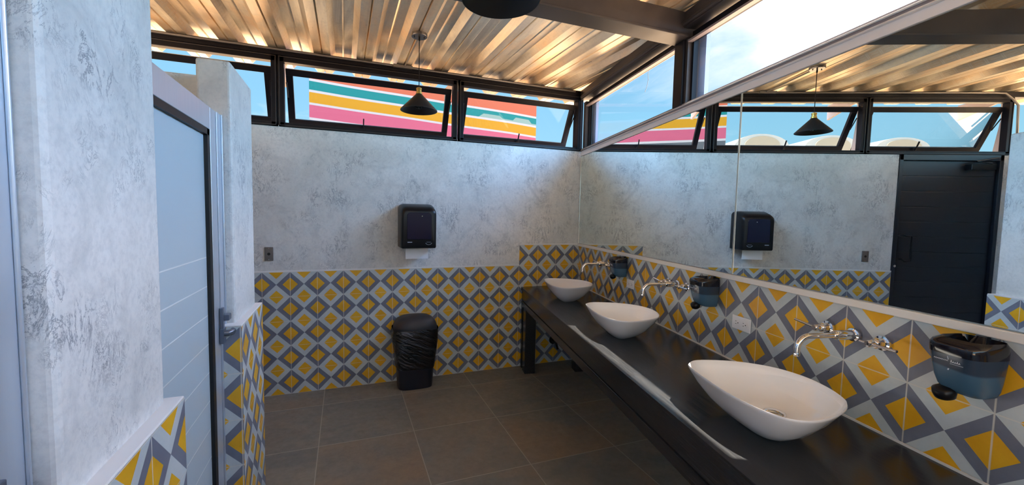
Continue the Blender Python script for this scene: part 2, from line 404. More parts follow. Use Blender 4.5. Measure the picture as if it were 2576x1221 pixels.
# back wall plaster (with door opening to the left of x = -3.06)
XB = -3.06
bm = bm_new()
add_box(bm, XB, .15, .006, .14, 0, 2.145)
add_box(bm, FLX-.12, -3.98, .006, .14, 0, 2.145)
wb = struct(obj('wall_back', bm, M['plaster'], bevel=.006))
bm = bm_new(); add_prism(bm, [(XB, 0), (0, 0), (0, 1.2), (-.66, 1.2), (-.66, 1.0), (XB, 1.0)], 'y', 0.0, .006)
tb = obj('tile_wainscot', bm, M['tile'], wb); set_uv(tb, lambda c, n: (c.x+.06, c.z))
box('tile_capping', XB, -.66, -.001, .006, 1.0, 1.012, M['ledge'], wb)
box('tile_capping', -.66, 0, -.001, .006, 1.2, 1.012+.2, M['ledge'], wb)

# mirror wall body
def wbox(name, t0, t1, o0, o1, z0, z1, m, parent=None, bevel=0, root=True, **kw):
    """box in mirror-wall coordinates; o is the distance from the wall face into the room"""
    bm = bm_new(); add_box(bm, t0, t1, -o1, -o0, z0, z1)
    return obj(name, bm, m, parent, bevel=bevel, rotz=(TH if root else None), **kw)
wr = struct(wbox('wall_right', -.02, 6.75, -.12, -.002, 0, 2.09, M['plaster']))
bm = bm_new(); add_box(bm, 0, 6.75, -.0, .004, 0, 1.187)
tr_ = obj('tile_wainscot', bm, M['tile'], wr); set_uv(tr_, lambda c, n: (c.x-2.947, c.z-TS))
tr_.location = (0, 0, 0)

def tile_block(name, x0, x1, y0, y1, z1, parent, u_y, u_x):
    o = box(name, x0, x1, y0, y1, 0, z1, M['tile'], parent)
    set_uv(o, lambda c, n: ((c.y-u_y) if abs(n.x) > .5 else (c.x-u_x), c.z+(1.0-z1)))
    return o
def ledge(x0, x1, y0, y1, z, parent):
    bm = bm_new(); add_box(bm, x0, x1, y0, y1, z, z+.006)
    obj('tile_capping', bm, M['ledge'], parent, bevel=.003)
# stall wall: post beside the far stall door and the partition behind it
bm = bm_new()
add_prism(bm, [(-2.685, -1.615), (-2.685, -1.216), (FLX, -1.216), (FLX, -1.36), (-2.807, -1.36), (-2.807, -1.615)], 'z', 0, 2.095)
wl = struct(obj('wall_left', bm, M['plaster'], bevel=.012, seg=3))
tile_block('tile_wainscot', -2.807, -2.655, -1.66, -1.200, 1.0, wl, -1.59, -2.66)
ledge(-2.807, -2.655, -1.66, -1.200, 1.0, wl)
# tall column between the two stalls
bm = bm_new(); add_box(bm, -2.807, -2.685, -2.753, -2.345, 0, 2.66)
wm = struct(obj('wall_middle', bm, M['plaster'], bevel=.012, seg=3))
tile_block('tile_wainscot', -2.807, -2.650, -2.775, -2.325, .985, wm, -2.523, -2.66)
ledge(-2.807, -2.650, -2.775, -2.325, .985, wm)
struct(box('wall_partition', FLX, -2.807, -2.62, -2.48, 0, 2.095, M['plaster'], bevel=.01))
# outer wall on the stall side
struct(box('wall_outer', FLX-.12, FLX, -4.2, .14, 0, 2.145, M['plaster']))
struct(box('wall_front', FLX-.12, -3.0, -4.32, -4.2, 0, 2.145, M['plaster']))

struct(box('wall_rear', FLX-.12, W(6.7, 0, 0).x+.1, ROOM_Y-.12, ROOM_Y, 0, 1.9, M['plaster']))
# ------------------------------------------------------------------ roof
DZ = .03
def deck_z(y, z0=2.742): return z0 + DZ*y
bm = bm_new()
prof = []          # (x, z, girth)
P = .32
xs = -4.7
k0 = math.floor((xs+.01)/P)
x = None
for k in range(k0, 40):
    c = -.01 + P*k                       # raised rib centre
    if c > 3.0: break
    prof += [(c-.098, 0, 1.0), (c-.062, .045, 2.0), (c-.008, .045, 2.4), (c, .040, 2.45), (c+.008, .045, 2.5), (c+.062, .045, 3.0), (c+.098, 0, 4.0),
             (c+.154, 0, 4.3), (c+.160, .016, 4.4), (c+.166, 0, 4.5)]
# outline of the roof: eave along the mirror wall, unseen overhang shaped to bound the sun strip
def xmax(y, over):       # x of the wall line offset outwards by `over` at given y
    t = (y + over*.2062)/(-.9785)
    return t*(-.2060) + over*.9785
rows = [(.525, .30), (.0, .30), (-1.72, .30), (-1.721, .105), (-4.0, .110), (ROOM_Y, .110)]
uvl = bm.loops.layers.uv.active
grid = []
for (y, ov) in rows:
    xm = xmax(y, ov); r = []
    for (px, pz, gg) in prof:
        cl = min(px, xm)
        r.append((bm.verts.new((cl, y, deck_z(y)+pz)), gg, y))
    grid.append(r)
for a, b in zip(grid[:-1], grid[1:]):
    for i in range(len(a)-1):
        q = [a[i], a[i+1], b[i+1], b[i]]
        if (q[0][0].co-q[1][0].co).length < 1e-5 and (q[3][0].co-q[2][0].co).length < 1e-5: continue
        f = bm.faces.new([w[0] for w in q])
        g1, g2 = q[0][1], q[1][1]
        if g2 < g1: g2 = g1+.3
        for lp, w in zip(f.loops, q):
            lp[uvl].uv = ((g1 if w in (q[0], q[3]) else g2), w[2])
deck = obj('ceiling', bm, M['deck']); struct(deck)
s = deck.modifiers.new('solid', 'SOLIDIFY'); s.thickness = .004; s.offset = 1

# steel along the top of the back windows
hb = struct(box('trim_1', FLX-.12, .02, -.004, .10, 2.686, 2.738, M['frame'], bevel=.003))
# steel along the mirror wall: follows the fall of the roof
def sloped_beam(name, t0, t1, o0, o1, zb0, zt0, m, parent=None):
    """bar along the mirror wall whose bottom/top follow the roof fall"""
    bm = bm_new()
    dz = lambda t: DZ*(D.y*t)
    A = [Vector((t0, -o0, zb0+dz(t0))), Vector((t0, -o1, zb0+dz(t0))), Vector((t0, -o1, zt0+dz(t0))), Vector((t0, -o0, zt0+dz(t0)))]
    B = [Vector((t1, -o0, zb0+dz(t1))), Vector((t1, -o1, zb0+dz(t1))), Vector((t1, -o1, zt0+dz(t1))), Vector((t1, -o0, zt0+dz(t1)))]
    add_loft(bm, [A, B]); return obj(name, bm, m, parent, bevel=.002, rotz=None if parent else TH)
ra = struct(sloped_beam('trim_2', 0.0, 6.7, -.097, .03, 2.648, 2.738, M['steel']))
bm = bm_new(); add_tube(bm, [Vector((.05, -.035, 2.668)), Vector((6.7, -.035, 2.668+DZ*D.y*6.7))], .014, 10)
obj('round_rail', bm, M['steel'], ra, smooth=True)
# cross beam from the post over to the stalls
PB = 1.667                                 # post position along the mirror wall
pb = W(PB, 0, 0)
bm = bm_new()
yb = -1.575
add_prism(bm, [(-4.05, 2.557), (xmax(yb, .0), 2.557), (xmax(yb, 0), 2.690), (-4.05, 2.690)], 'y', yb-.0, yb-.10)
add_box(bm, -4.05, xmax(yb, .0)-.002, yb-.116, yb+.016, 2.545, 2.557)
beam = struct(obj('trim_3', bm, M['steel'], bevel=.002))
# posts
def wpost(name, t0, t1, o0, o1, z0, z1):
    return struct(wbox(name, t0, t1, o0, o1, z0, z1, M['frame'], bevel=.002))
p1 = wpost('trim_4', 1.602, 1.690, -.085, .012, 2.165, 2.66)
wbox('outer_flange', 1.700, 1.765, -.11, -.085, 2.16, 2.62, M['flange'], p1, root=False)
wbox('glazing_bead', 1.690, 1.712, -.08, -.005, 2.165, 2.60, M['steel'], p1, root=False)
p2 = struct(box('trim_5', -.052, .004, -.004, .09, 2.145, 2.70, M['frame'], bevel=.002))
wbox('glazing_bead', .03, .085, -.06, .0, 2.165, 2.62, M['steel'], p2, root=True)
wbox('outer_flange', .095, .19, -.09, -.065, 2.16, 2.64, M['flange'], p2, root=True)
p3 = wpost('trim_6', 3.20, 3.29, -.085, .012, 2.165, 2.60)
wpost('trim_10', 4.81, 4.90, -.085, .012, 2.165, 2.58)
# long pale sill strip above the mirror
sp_ = struct(wbox('trim_7', 0.0, 6.7, -.10, .014, 2.093, 2.128, M['profile'], bevel=.002))
def lip(o, z, r):
    bm = bm_new(); add_tube(bm, [Vector((0, -o, z)), Vector((6.7, -o, z))], r, 14); obj('bright_lip', bm, M['bright'], sp_, smooth=True, angle=180)
lip(.018, 2.131, .0055); lip(.011, 2.1535, .004)
wbox('middle_band', 0.0, 6.7, -.10, .008, 2.134, 2.152, M['profile_dark'], sp_, root=False)
wbox('top_band', 0.0, 6.7, -.10, .004, 2.155, 2.168, M['profile_dark'], sp_, root=False)

# ------------------------------------------------------------------ fixed glazing over the mirror wall
def fixed_window(name, t0, t1):
    z0 = 2.168; dz = lambda t: DZ*D.y*t
    zt = lambda t: 2.584 + dz(t)
    e = thing(name, (0, 0, 0), TH); struct(e)
    bm = bm_new()
    # frame: bottom, top, left, right
    w = .016
    add_loft(bm, [[Vector((t, y, z)) for y, z in ((.03, zt(t)), (.06, zt(t)), (.06, zt(t)+.05), (.03, zt(t)+.05))] for t in (t0, t1)])
    add_box(bm, t0, t1, .03, .06, z0, z0+.014)
    add_box(bm, t0, t0+w, .03, .06, z0, zt(t0)+.02); add_box(bm, t1-w, t1, .03, .06, z0, zt(t1)+.02)
    obj('window_frame', bm, M['frame'], e)
    bm = bm_new()
    add_loft(bm, [[Vector((t, y, z)) for y, z in ((.0, zt(t)-.012), (.03, zt(t)-.012), (.03, zt(t)), (.0, zt(t)))] for t in (t0, t1)])
    obj('glazing_strip', bm, M['profile_dark'], e)
    bm = bm_new()
    vs = [bm.verts.new(Vector(p)) for p in ((t0, .045, z0), (t1, .045, z0), (t1, .045, zt(t1)+.01), (t0, .045, zt(t0)+.01))]
    bm.faces.new(vs); obj('pane', bm, M['glass'], e)
    return e
fixed_window('window_4', .09, 1.60)
fixed_window('window_5', 1.715, 3.20)
fixed_window('window_6', 3.30, 4.80)
fixed_window('window_7', 4.90, 6.7)

# ------------------------------------------------------------------ awning windows of the back wall
def awning(name, x0, x1, out=.19):
    e = thing(name, (0, 0, 0)); struct(e)
    zb, zt = 2.145, 2.686
    bm = bm_new()
    add_box(bm, x0-.04, x1+.04, 0, .06, zb, zb+.033); add_box(bm, x0-.04, x1+.04, 0, .06, zt-.046, zt)
    add_box(bm, x0-.04, x0, 0, .06, zb, zt); add_box(bm, x1, x1+.04, 0, .06, zb, zt)
    obj('window_frame', bm, M['frame'], e, bevel=.002)
    # thin raised line around the frame
    bm = bm_new(); q = .006
    for (a, b, c, d_) in ((x0-.034, x1+.034, zt-.012, zt-.008), (x0-.034, x1+.034, zb+.008, zb+.012)): add_box(bm, a, b, -.006, 0, c, d_)
    add_box(bm, x0-.034, x0-.030, -.006, 0, zb+.01, zt-.01); add_box(bm, x1+.030, x1+.034, -.006, 0, zb+.01, zt-.01)
    obj('frame_lip', bm, mat_lip, e)
    # sash, swung out at the bottom and slid down at the top
    zs = 2.600; ln = .440; a = math.asin(out/ln)
    sash = thing('sash', (0, .035, zs)); sash.parent = e; sash.rotation_euler = (a, 0, 0)
    bm = bm_new(); b = .050
    add_box(bm, x0+.006, x1-.006, -.0, .028, -b, 0); add_box(bm, x0+.006, x1-.006, 0, .028, -ln, -ln+b)
    add_box(bm, x0+.006, x0+.006+b, 0, .028, -ln+b, -b); add_box(bm, x1-.006-b, x1-.006, 0, .028, -ln+b, -b)
    obj('sash_frame', bm, M['frame'], sash, bevel=.002)
    bm = bm_new()
    vs = [bm.verts.new(p) for p in ((x0+.04, .014, -ln+.03), (x1-.04, .014, -ln+.03), (x1-.04, .014, -.03), (x0+.04, .014, -.03))]
    bm.faces.new(vs); obj('pane', bm, M['glass'], sash)
    # handle on the lower rail, stays at the sides
    bm = bm_new(); xm = (x0+x1)/2
    hx = x0+(x1-x0)*.52 if x1-x0 < 1.3 else xm-.08
    add_box(bm, hx-.012, hx+.012, -.02, 0, -ln+.01, -ln+.035); add_box(bm, hx-.005, hx+.005, -.03, -.018, -ln+.02, -ln+.115)
    obj('window_handle', bm, M['frame'], sash, bevel=.002)
    bm = bm_new()
    add_tube(bm, [(x0+.012, .05, 2.50), (x0+.016, .12, 2.40)], .005, 6); add_tube(bm, [(x1-.012, .05, 2.50), (x1-.016, .12, 2.40)], .005, 6)
    obj('friction_stay', bm, M['frame'], e)
    return e
mat_lip = mat('bare_metal_lip', (.07, .065, .065), .4, .3)
awning('window_1', -4.00, -2.775)
awning('window_2', -2.685, -1.335)
awning('window_3', -1.238, -.055)
# dark door in the back wall, left of the plaster
dr = thing('door_1', (0, 0, 0)); struct(dr)
bm = bm_new(); add_box(bm, XB-.035, XB, .0, .10, 0, 2.145); add_box(bm, -4.0, -3.965, .0, .10, 0, 2.145); add_box(bm, -4.0, XB, 0, .10, 2.09, 2.145)
obj('door_frame', bm, M['door'], dr, bevel=.003)
bm = bm_new(); add_box(bm, -3.965, XB-.035, .03, .07, .01, 2.09)
for i in range(14): add_box(bm, -3.955, XB-.045, .026, .030, .02+i*.148, .02+i*.148+.140)
obj('door_leaf', bm, M['door'], dr, bevel=.002)
bm = bm_new()
add_tube(bm, [(-3.125, .03, 1.362), (-3.125, -.03, 1.362), (-3.135, -.038, 1.355), (-3.19, -.038, 1.355), (-3.19, -.038, 1.110), (-3.135, -.038, 1.110), (-3.125, -.03, 1.128), (-3.125, .03, 1.128)], .009, 10)
obj('pull_handle', bm, M['black'], dr, smooth=True, angle=180)
bm = bm_new(); add_lathe(bm, [(.0, .0), (.012, 0), (.012, .008), (0, .010)], (-3.080, -.002, 1.06), (0, -1, 0), 16); obj('keyhole', bm, M['chrome'], dr, smooth=True)
bm = bm_new(); add_box(bm, -3.90, -3.68, -.035, .026, 2.00, 2.055); add_tube(bm, [(-3.86, -.03, 2.06), (-3.70, -.05, 2.075), (-3.93, -.015, 2.115)], .009, 8)
obj('door_closer', bm, M['black'], dr, bevel=.004)

# ------------------------------------------------------------------ stall doors
XD = -2.722
def stall_door(name, y0, y1, jamb_hi=True, hardware=True):
    """leaf between y0 (near) and y1 (far)"""
    e = thing(name, (0, 0, 0)); struct(e)
    zt = 1.873
    bm = bm_new(); add_box(bm, XD-.05, XD, y1-.062, y1, .02, zt+.0)
    add_box(bm, XD, XD+.006, y1-.010, y1-.004, .02, zt)
    obj('door_jamb', bm, M['alu'], e, bevel=.002)
    ye = y1-.068
    bm = bm_new()
    add_box(bm, XD-.045, XD-.003, ye-.068, ye, .10, zt); add_box(bm, XD-.045, XD-.003, y0, y0+.06, .10, zt)
    add_box(bm, XD-.045, XD-.003, y0+.06, ye-.068, zt-.085, zt); add_box(bm, XD-.045, XD-.003, y0+.06, ye-.068, .10, .18)
    obj('leaf_frame', bm, M['alu'], e, bevel=.002)
    bm = bm_new(); ga, gb = y0+.06, ye-.068
    add_box(bm, XD-.020, XD-.005, gb-.030, gb, .18, zt-.085); add_box(bm, XD-.02, XD-.005, ga, gb, zt-.108, zt-.085); add_box(bm, XD-.02, XD-.005, ga, ga+.02, .18, zt-.085)
    obj('gasket', bm, M['gasket'], e)
    box('door_panel', XD-.028, XD-.018, ga, gb, .18, zt-.085, M['panel'], e)
    if hardware:
        bm = bm_new(); add_box(bm, XD, XD+.012, ye-.020, ye+.004, .985, 1.09); add_box(bm, XD+.004, XD+.030, ye-.010, ye+.030, 1.035, 1.060)
        obj('latch', bm, mat_lock, e, bevel=.003)
        bm = bm_new()
        hz = .985
        add_box(bm, XD, XD+.014, ye-.024, ye+.010, .945, 1.005)
        add_tube(bm, [(XD+.004, ye-.01, hz), (XD+.028, ye-.008, hz), (XD+.036, ye+.006, hz), (XD+.036, ye+.050, hz+.004), (XD+.034, ye+.070, hz+.014)], [.012, .012, .012, .010, .008], 10)
        obj('lever_handle', bm, mat_lock, e, smooth=True, angle=40)
    return e
mat_lock = mat('blued_grey_lock', (.16, .19, .25), .3, .6)
stall_door('door_2', -2.345, -1.615)
stall_door('door_3', -3.50, -2.753)

# ------------------------------------------------------------------ outside
struct(box('ground', -40, 40, -40, 60, -.35, -.13, M['ground']))
mb = thing('painted_building', (0, 2.67, 0))
box('striped_wall', -2.70, .775, 0, 2.5, -.13, 3.40, M['mural'], mb)
box('roof_edge', -2.70, .775, .06, 2.5, 3.40, 3.405, M['vault'], mb)
tag(mb, 'building wall painted in salmon, teal, yellow and pink bands outside the windows', 'building')
def vault(x0, x1, zc, h, label, y=9.5):
    e = thing('vaulted_building', ((x0+x1)/2, y, 0)); w = (x1-x0)/2
    def arch(ww, hh, z0, n=24): return [(ww*cos(pi*i/n), z0+hh*sin(pi*i/n)) for i in range(n+1)]
    bm = bm_new(); out = arch(w*1.45, h+.12, zc-.12); add_prism(bm, [(w*1.45, -.13)] + out + [(-w*1.45, -.13)], 'y', 0, 8)
    obj('barrel_vault', bm, M['vault'], e, smooth=True)
    bm = bm_new(); inn = arch(w*.92, h-.02, zc-.05); add_prism(bm, [(w*.92, .0)] + inn + [(-w*.92, .0)], 'y', -.04, 0)
    obj('arch_infill', bm, M['vault_in'], e)
    tag(e, label, 'building'); return e
vault(-7.70, -6.53, 3.95, .30, 'cream vaulted roof seen in the mirror nearest the striped wall')
vault(-9.85, -8.70, 3.95, .27, 'cream vaulted roof seen in the mirror behind the hanging lamp')
vault(-11.97, -10.86, 3.95, .22, 'cream vaulted roof seen in the mirror above the dark door side')
# wire hanging from the eave outside the first glazed bay
bm = bm_new()
pp = [W(.82, -.25, 2.80), W(.825, -.25, 2.72), W(.805, -.25, 2.66), W(.812, -.25, 2.61), W(.795, -.25, 2.56), W(.765, -.25, 2.525)]
add_tube(bm, pp, .0022, 6)
tag(obj('hanging_wire', bm, M['wire'], smooth=True, angle=180), 'thin loose wire hanging outside the gable glazing', 'wire')

for i, xb in enumerate((-4.06, -2.730, -1.287)):
    bm = bm_new()
    add_prism(bm, [(.07, 2.735), (.515, 2.745), (.515, 2.585), (.12, 2.68), (.11, 2.50), (.16, 2.17), (.07, 2.17)], 'x', xb-.012, xb+.012)
    struct(obj('trim_%d' % (11+i), bm, M['vault_pale'], bevel=.002))
# ------------------------------------------------------------------ conduit along the back beam
bm = bm_new()
add_tube(bm, [(-.10, -.014, 2.722), (-1.70, -.014, 2.722), (-3.85, -.014, 2.722), (-3.93, -.02, 2.715), (-3.99, -.03, 2.66), (-4.03, -.04, 2.60), (-4.035, -.05, 2.3)], .009, 8)
cd_ = tag(obj('electrical_conduit', bm, M['conduit'], smooth=True, angle=180), 'thin metal conduit running along the beam over the back windows', 'conduit')
bm = bm_new(); add_box(bm, -1.86, -1.70, -.03, -.004, 2.712, 2.735); add_tube(bm, [(-1.765, -.02, 2.73), (-1.762, -.3, 2.722), (-1.760, -.62, 2.714)], .007, 8)
obj('branch_pipe', bm, M['conduit'], cd_)

# ================================================================== MIRRORS
def mirror_panel(t0, t1, label):
    e = thing('wall_mirror', W((t0+t1)/2, 0, 1.205), TH); h = (t1-t0)/2
    bm = bm_new(); add_box(bm, -h, h, -.0065, -.0015, 0.012, .886)
    obj('mirror_glass', bm, M['mirror'], e)
    for s in (-h, h-.0035): box('polished_edge', s, s+.0035, -.0075, -.0015, .012, .886, M['mirror_edge'], e)
    tag(e, label, 'mirror', 'frameless mirror panels above the tiled splashback'); return e
mirror_panel(.012, 2.181, 'large frameless mirror panel reaching into the corner, over the far two basins')
mirror_panel(2.184, 5.6, 'large frameless mirror panel nearest the camera, over the near basin')
struct(wbox('trim_8', 0.0, 6.7, .0, .014, 1.187, 1.213, M['trim'], bevel=.003))
struct(wbox('trim_9', 0.02, 6.7, .004, .009, .787, .797, M['trim']))

# ================================================================== VANITY
CT = .790
van = thing('vanity_counter', W(0, 0, 0), TH)
TE = 5.9
def vprism(t_pts, z0, z1, name, m, bevel=.003):
    bm = bm_new(); add_prism(bm, t_pts, 'z', z0, z1); return obj(name, bm, m, van, bevel=bevel)
# the counter end butts against the back wall, which is not square to the mirror wall
def tb_at(o, y=-.004):   # t where the line at distance o from the wall meets world y
    return (y + o*(-.2060))/(-.9785) if False else (-(y) + o*0.2060*1.0)/0.9785*1.0
# W(t,o).y = D.y*t - N.y*o = -.9785 t + .2062 o  -> t = (.2062 o - y)/.9785
def t_back(o, y=-.004): return (.2062*o - y)/.9785
vprism([(t_back(.006), -.006), (TE, -.006), (TE, -.62), (t_back(.62), -.62)], CT-.030, CT, 'countertop', M['lacquer'], 0)
vprism([(t_back(.612)+.0, -.612), (TE, -.612), (TE, -.585), (t_back(.585), -.585)], .662, CT-.030, 'front_apron', M['lacquer'])
vprism([(t_back(.62)+.02, -.618), (TE, -.618), (TE, -.560), (t_back(.56)+.02, -.560)], .607, .660, 'lower_rail', M['lacquer'])
def leg(t, o):
    bm = bm_new(); add_box(bm, t, t+.105, -o, -o+.10, 0, .66); return obj('leg', bm, M['lacquer'], van, bevel=.003)
leg(.235, .615); leg(.235, .12); leg(5.2, .615)
bm = bm_new(); add_prism(bm, [(t_back(.615)+.0, -.615), (t_back(.615)+.055, -.615), (t_back(.50)+.055, -.50), (t_back(.50), -.50)], 'z', 0.0, .655)
obj('wall_upright', bm, M['lacquer'], van, bevel=.002)
tag(van, 'long black lacquered wood counter along the mirror wall carrying the basins', 'counter')

# ================================================================== BASINS
OUT = [(-.21, -.500), (-.243, -.440), (-.225, -.320), (-.185, -.240), (-.125, -.182), (-.04, -.154), (.05, -.162), (.12, -.190), (.150, -.214), (.182, -.255), (.218, -.335), (.236, -.410), (.228, -.462), (.20, -.495), (.137, -.520), (.04, -.530), (-.1, -.524), (-.176, -.515)]
def smooth_outline(pts, n=72):
    P_ = [Vector((a, b, 0)) for a, b in pts]; m = len(P_); out = []
    for i in range(m):
        p0, p1, p2, p3 = P_[i-1], P_[i], P_[(i+1) % m], P_[(i+2) % m]
        for j in range(6):
            t = j/6
            out.append(.5*((2*p1)+(-p0+p2)*t+(2*p0-5*p1+4*p2-p3)*t*t+(-p0+3*p1-3*p2+p3)*t**3))
    for _ in range(2): out = [(out[i-1]+out[i]*2+out[(i+1) % len(out)])/4 for i in range(len(out))]
    return out
def basin_mesh():
    o = smooth_outline(OUT); c = Vector((0, -.365, 0)); n = len(o)
    H = .142
    def rim_z(p):     # corners rise a little
        d_ = (p-c); r = d_.length
        return H + .003*max(0, (r-.17)/.08) - .003
    def ring(s, z, shift=Vector((0, 0, 0)), rr=None):
        res = []
        for p in o:
            q = c + shift + (p-c)*s; res.append(Vector((q.x, q.y, z if not callable(z) else z(p))))
        return res
    rings = []
    prof_out = [(.36, .0), (.39, .004), (.52, .020), (.70, .052), (.86, .092), (.96, .124)]
    for s, z in prof_out: rings.append(ring(s, z))
    rings.append(ring(.992, lambda p: rim_z(p)-.006)); rings.append(ring(1.0, lambda p: rim_z(p)-.001)); rings.append(ring(.992, lambda p: rim_z(p)+.002)); rings.append(ring(.978, lambda p: rim_z(p)))
    for s, z in [(.945, .124), (.87, .100), (.74, .076), (.58, .056), (.38, .043), (.14, .039)]: rings.append(ring(s, z, Vector((0, .055*(1-s), 0))))
    bm = bm_new(); add_loft(bm, rings); return bm
def make_basin():
    e = thing('vessel_basin', (0, 0, CT), TH)
    obj('bowl', basin_mesh(), M['ceramic'], e, smooth=True, angle=60)
    bm = bm_new(); add_lathe(bm, [(.0, .0), (.030, .0), (.034, .004), (.033, .007), (.026, .011), (.010, .014), (0, .0145)], (0, -.318, .0395), seg=28)
    obj('drain_plug', bm, M['chrome'], e, smooth=True, angle=60); return e
bs = [(2.800, 'white ceramic vessel basin nearest the camera, its steel drain plug visible'), (1.745, 'white ceramic vessel basin in the middle of the black counter'), (.752, 'white ceramic vessel basin farthest away, beside the tiled corner')]
b0 = make_basin()
for i, (t, lb) in enumerate(bs):
    e = b0 if i == 0 else copy_tree(b0)
    e.location = W(t, 0, CT); tag(e, lb, 'sink', 'vessel basins on the black counter')

# ================================================================== FAUCETS
def make_faucet():
    e = thing('wall_faucet', (0, 0, 1.09), TH)
    def flange(t):
        bm = bm_new(); add_lathe(bm, [(.0, 0), (.024, 0), (.025, .004), (.024, .008), (.017, .010), (.0165, .034), (.014, .038), (0, .039)], (t, -.005, 0), (0, -1, 0), 28); return bm
    sp = obj('spout', (lambda bm: (add_lathe(bm, [(0, 0), (.023, 0), (.024, .004), (.0225, .009), (.017, .011), (.0165, .075), (.0125, .085), (0, .086)], (0, -.005, 0), (0, -1, 0), 28), add_tube(bm, [(0, -.06, 0), (0, -.14, 0), (0, -.185, 0)] + [(0, -.185-.045*sin(a), -.045+.045*cos(a)) for a in [pi/2*k/8 for k in range(1, 9)]] + [(0, -.230, -.060)], .0095, 20), bm)[-1])(bm_new()), M['chrome'], e, smooth=True, angle=50)
    bm = bm_new(); add_lathe(bm, [(.0095, 0), (.0105, .002), (.0105, .010), (.008, .010), (.008, .002)], (0, -.230, -.068), (0, 0, 1), 20); obj('aerator', bm, M['chrome'], sp, smooth=True, angle=50)
    for t, s in ((-.094, -1), (.094, 1)):
        h = obj('handle_valve', flange(t), M['chrome'], e, smooth=True, angle=50)
        bm = bm_new(); add_lathe(bm, [(0, 0), (.0105, 0), (.0115, .002), (.0115, .022), (.009, .026), (0, .0265)], (t, -.043, 0), (0, -1, 0), 24)
        obj('handle_hub', bm, M['chrome'], h, smooth=True, angle=50)
        bm = bm_new(); k = .0045
        if s < 0: add_tube(bm, [(t+.010, -.058, -.002), (t-.088, -.060, .010)], k, 12)
        else: add_tube(bm, [(t-.030, -.060, .0), (t+.080, -.060, .0)], k, 12)
        obj('cross_bar', bm, M['chrome'], h, smooth=True, angle=50)
    return e
f0 = make_faucet()
for i, (t, lb) in enumerate([(2.782, 'chrome wall-mounted faucet over the basin nearest the camera'), (1.742, 'chrome wall-mounted faucet over the middle basin'), (.742, 'chrome wall-mounted faucet over the farthest basin, near the corner')]):
    e = f0 if i == 0 else copy_tree(f0)
    e.location = W(t, 0, 1.09); tag(e, lb, 'faucet', 'wall-mounted faucets on the tiled splashback')

# ================================================================== SOAP DISPENSERS
def make_soap():
    e = thing('soap_dispenser', (0, 0, 1.03), TH)
    def ring(w, d_, z, r=.3, n=40, y0=-.004):
        out = []
        for k in range(n):
            a = 2*pi*k/n; ca, sa = cos(a), sin(a); p = .42
            x_ = w/2*math.copysign(abs(ca)**p, ca); y_ = math.copysign(abs(sa)**p, sa)
            y_ = y0 - d_/2 - d_/2*y_*(1 if y_ < 0 else 1.0)
            if sa > 0: y_ -= 0.010*(1-(ca*ca))*(d_/.1)      # bowed front
            out.append(Vector((x_, y_, z)))
        return out
    bm = bm_new()
    add_loft(bm, [ring(.040, .030, .006), ring(.064, .060, .0), ring(.080, .076, .006), ring(.093, .088, .022), ring(.102, .096, .045), ring(.110, .103, .080), ring(.115, .107, .110)])
    body = obj('reservoir', bm, M['smoke'], e, smooth=True, angle=50)
    bm = bm_new()
    add_loft(bm, [ring(.117, .108, .110), ring(.118, .110, .124), ring(.118, .110, .134), ring(.114, .104, .143), ring(.098, .086, .151), ring(.060, .050, .110), ring(.02, .02, .157)])
    obj('lid', bm, M['smoke_lid'], e, smooth=True, angle=50)
    bm = bm_new(); add_lathe(bm, [(0, -.02), (.012, -.020), (.021, -.014), (.024, -.002), (.023, .010), (.014, .016), (0, .017)], (-.022, -.092, .0), (0, -.35, 1), 24)
    obj('push_nozzle', bm, M['black'], e, smooth=True, angle=60)
    # small white script on the front
    bm = bm_new(); f_ = -.1205
    def bar(x0, z0, x1, z1, w=.0014): add_tube(bm, [(x0, f_, z0), (x1, f_, z1)], w/2, 5)
    x_ = -.032
    for k in range(9):
        bar(x_, .0925, x_+.0015, .0955, .0010); bar(x_+.0015, .0955, x_+.0032, .0925, .0010); x_ += .0034
    bar(-.004, .108, -.001, .097, .0014)
    x_ = .004
    for hgt in (.007, .004, .004, .006, .004):
        bar(x_, .091, x_+.001, .091+hgt, .0012); bar(x_+.001, .091+hgt, x_+.003, .091, .0012); x_ += .0042
    bar(.003, .0875, .030, .0875, .0012)
    bar(.0, .070, .001, .074, .003)
    obj('printed_script', bm, M['print'], body)
    return e
s0 = make_soap()
for i, (t, lb) in enumerate([(3.120, 'smoky blue soap dispenser nearest the camera, at the right edge'), (2.058, 'smoky blue soap dispenser between the near and middle faucets'), (1.048, 'smoky blue soap dispenser farthest away, right of the far faucet')]):
    e = s0 if i == 0 else copy_tree(s0)
    e.location = W(t, 0, 1.030); tag(e, lb, 'soap dispenser', 'soap dispensers on the tiled splashback')

# ================================================================== OUTLETS
def make_outlet():
    e = thing('power_outlet', (0, 0, .99), TH)
    box('face_plate', -.058, .058, -.010, -.004, -.033, .033, M['white'], e, bevel=.003)
    for sx in (-.024, .024):
        bm = bm_new()
        add_lathe(bm, [(0, 0), (.0165, 0), (.0165, .0015), (0, .0016)], (sx, -.0098, .0), (0, -1, 0), 24)
        so = obj('socket', bm, M['white'], e)
        bm = bm_new()
        add_box(bm, sx-.009, sx-.003, -.0122, -.011, .0055, .0075); add_box(bm, sx-.009, sx-.002, -.0122, -.011, -.0075, -.0055)
        add_lathe(bm, [(0, 0), (.0025, 0), (.0025, .0012), (0, .0013)], (sx+.008, -.0113, 0), (0, -1, 0), 10)
        obj('pin_slots', bm, M['slot'], so)
    return e
o0 = make_outlet()
for i, (t, lb) in enumerate([(2.262, 'white double power outlet below the mirror joint, near the middle soap dispenser'), (1.150, 'white double power outlet below the farthest soap dispenser')]):
    e = o0 if i == 0 else copy_tree(o0)
    e.location = W(t, 0, .988); tag(e, lb, 'outlet', 'white outlets on the tiled splashback')
ob = thing('drain_outlet', (-.27, 0, .20))
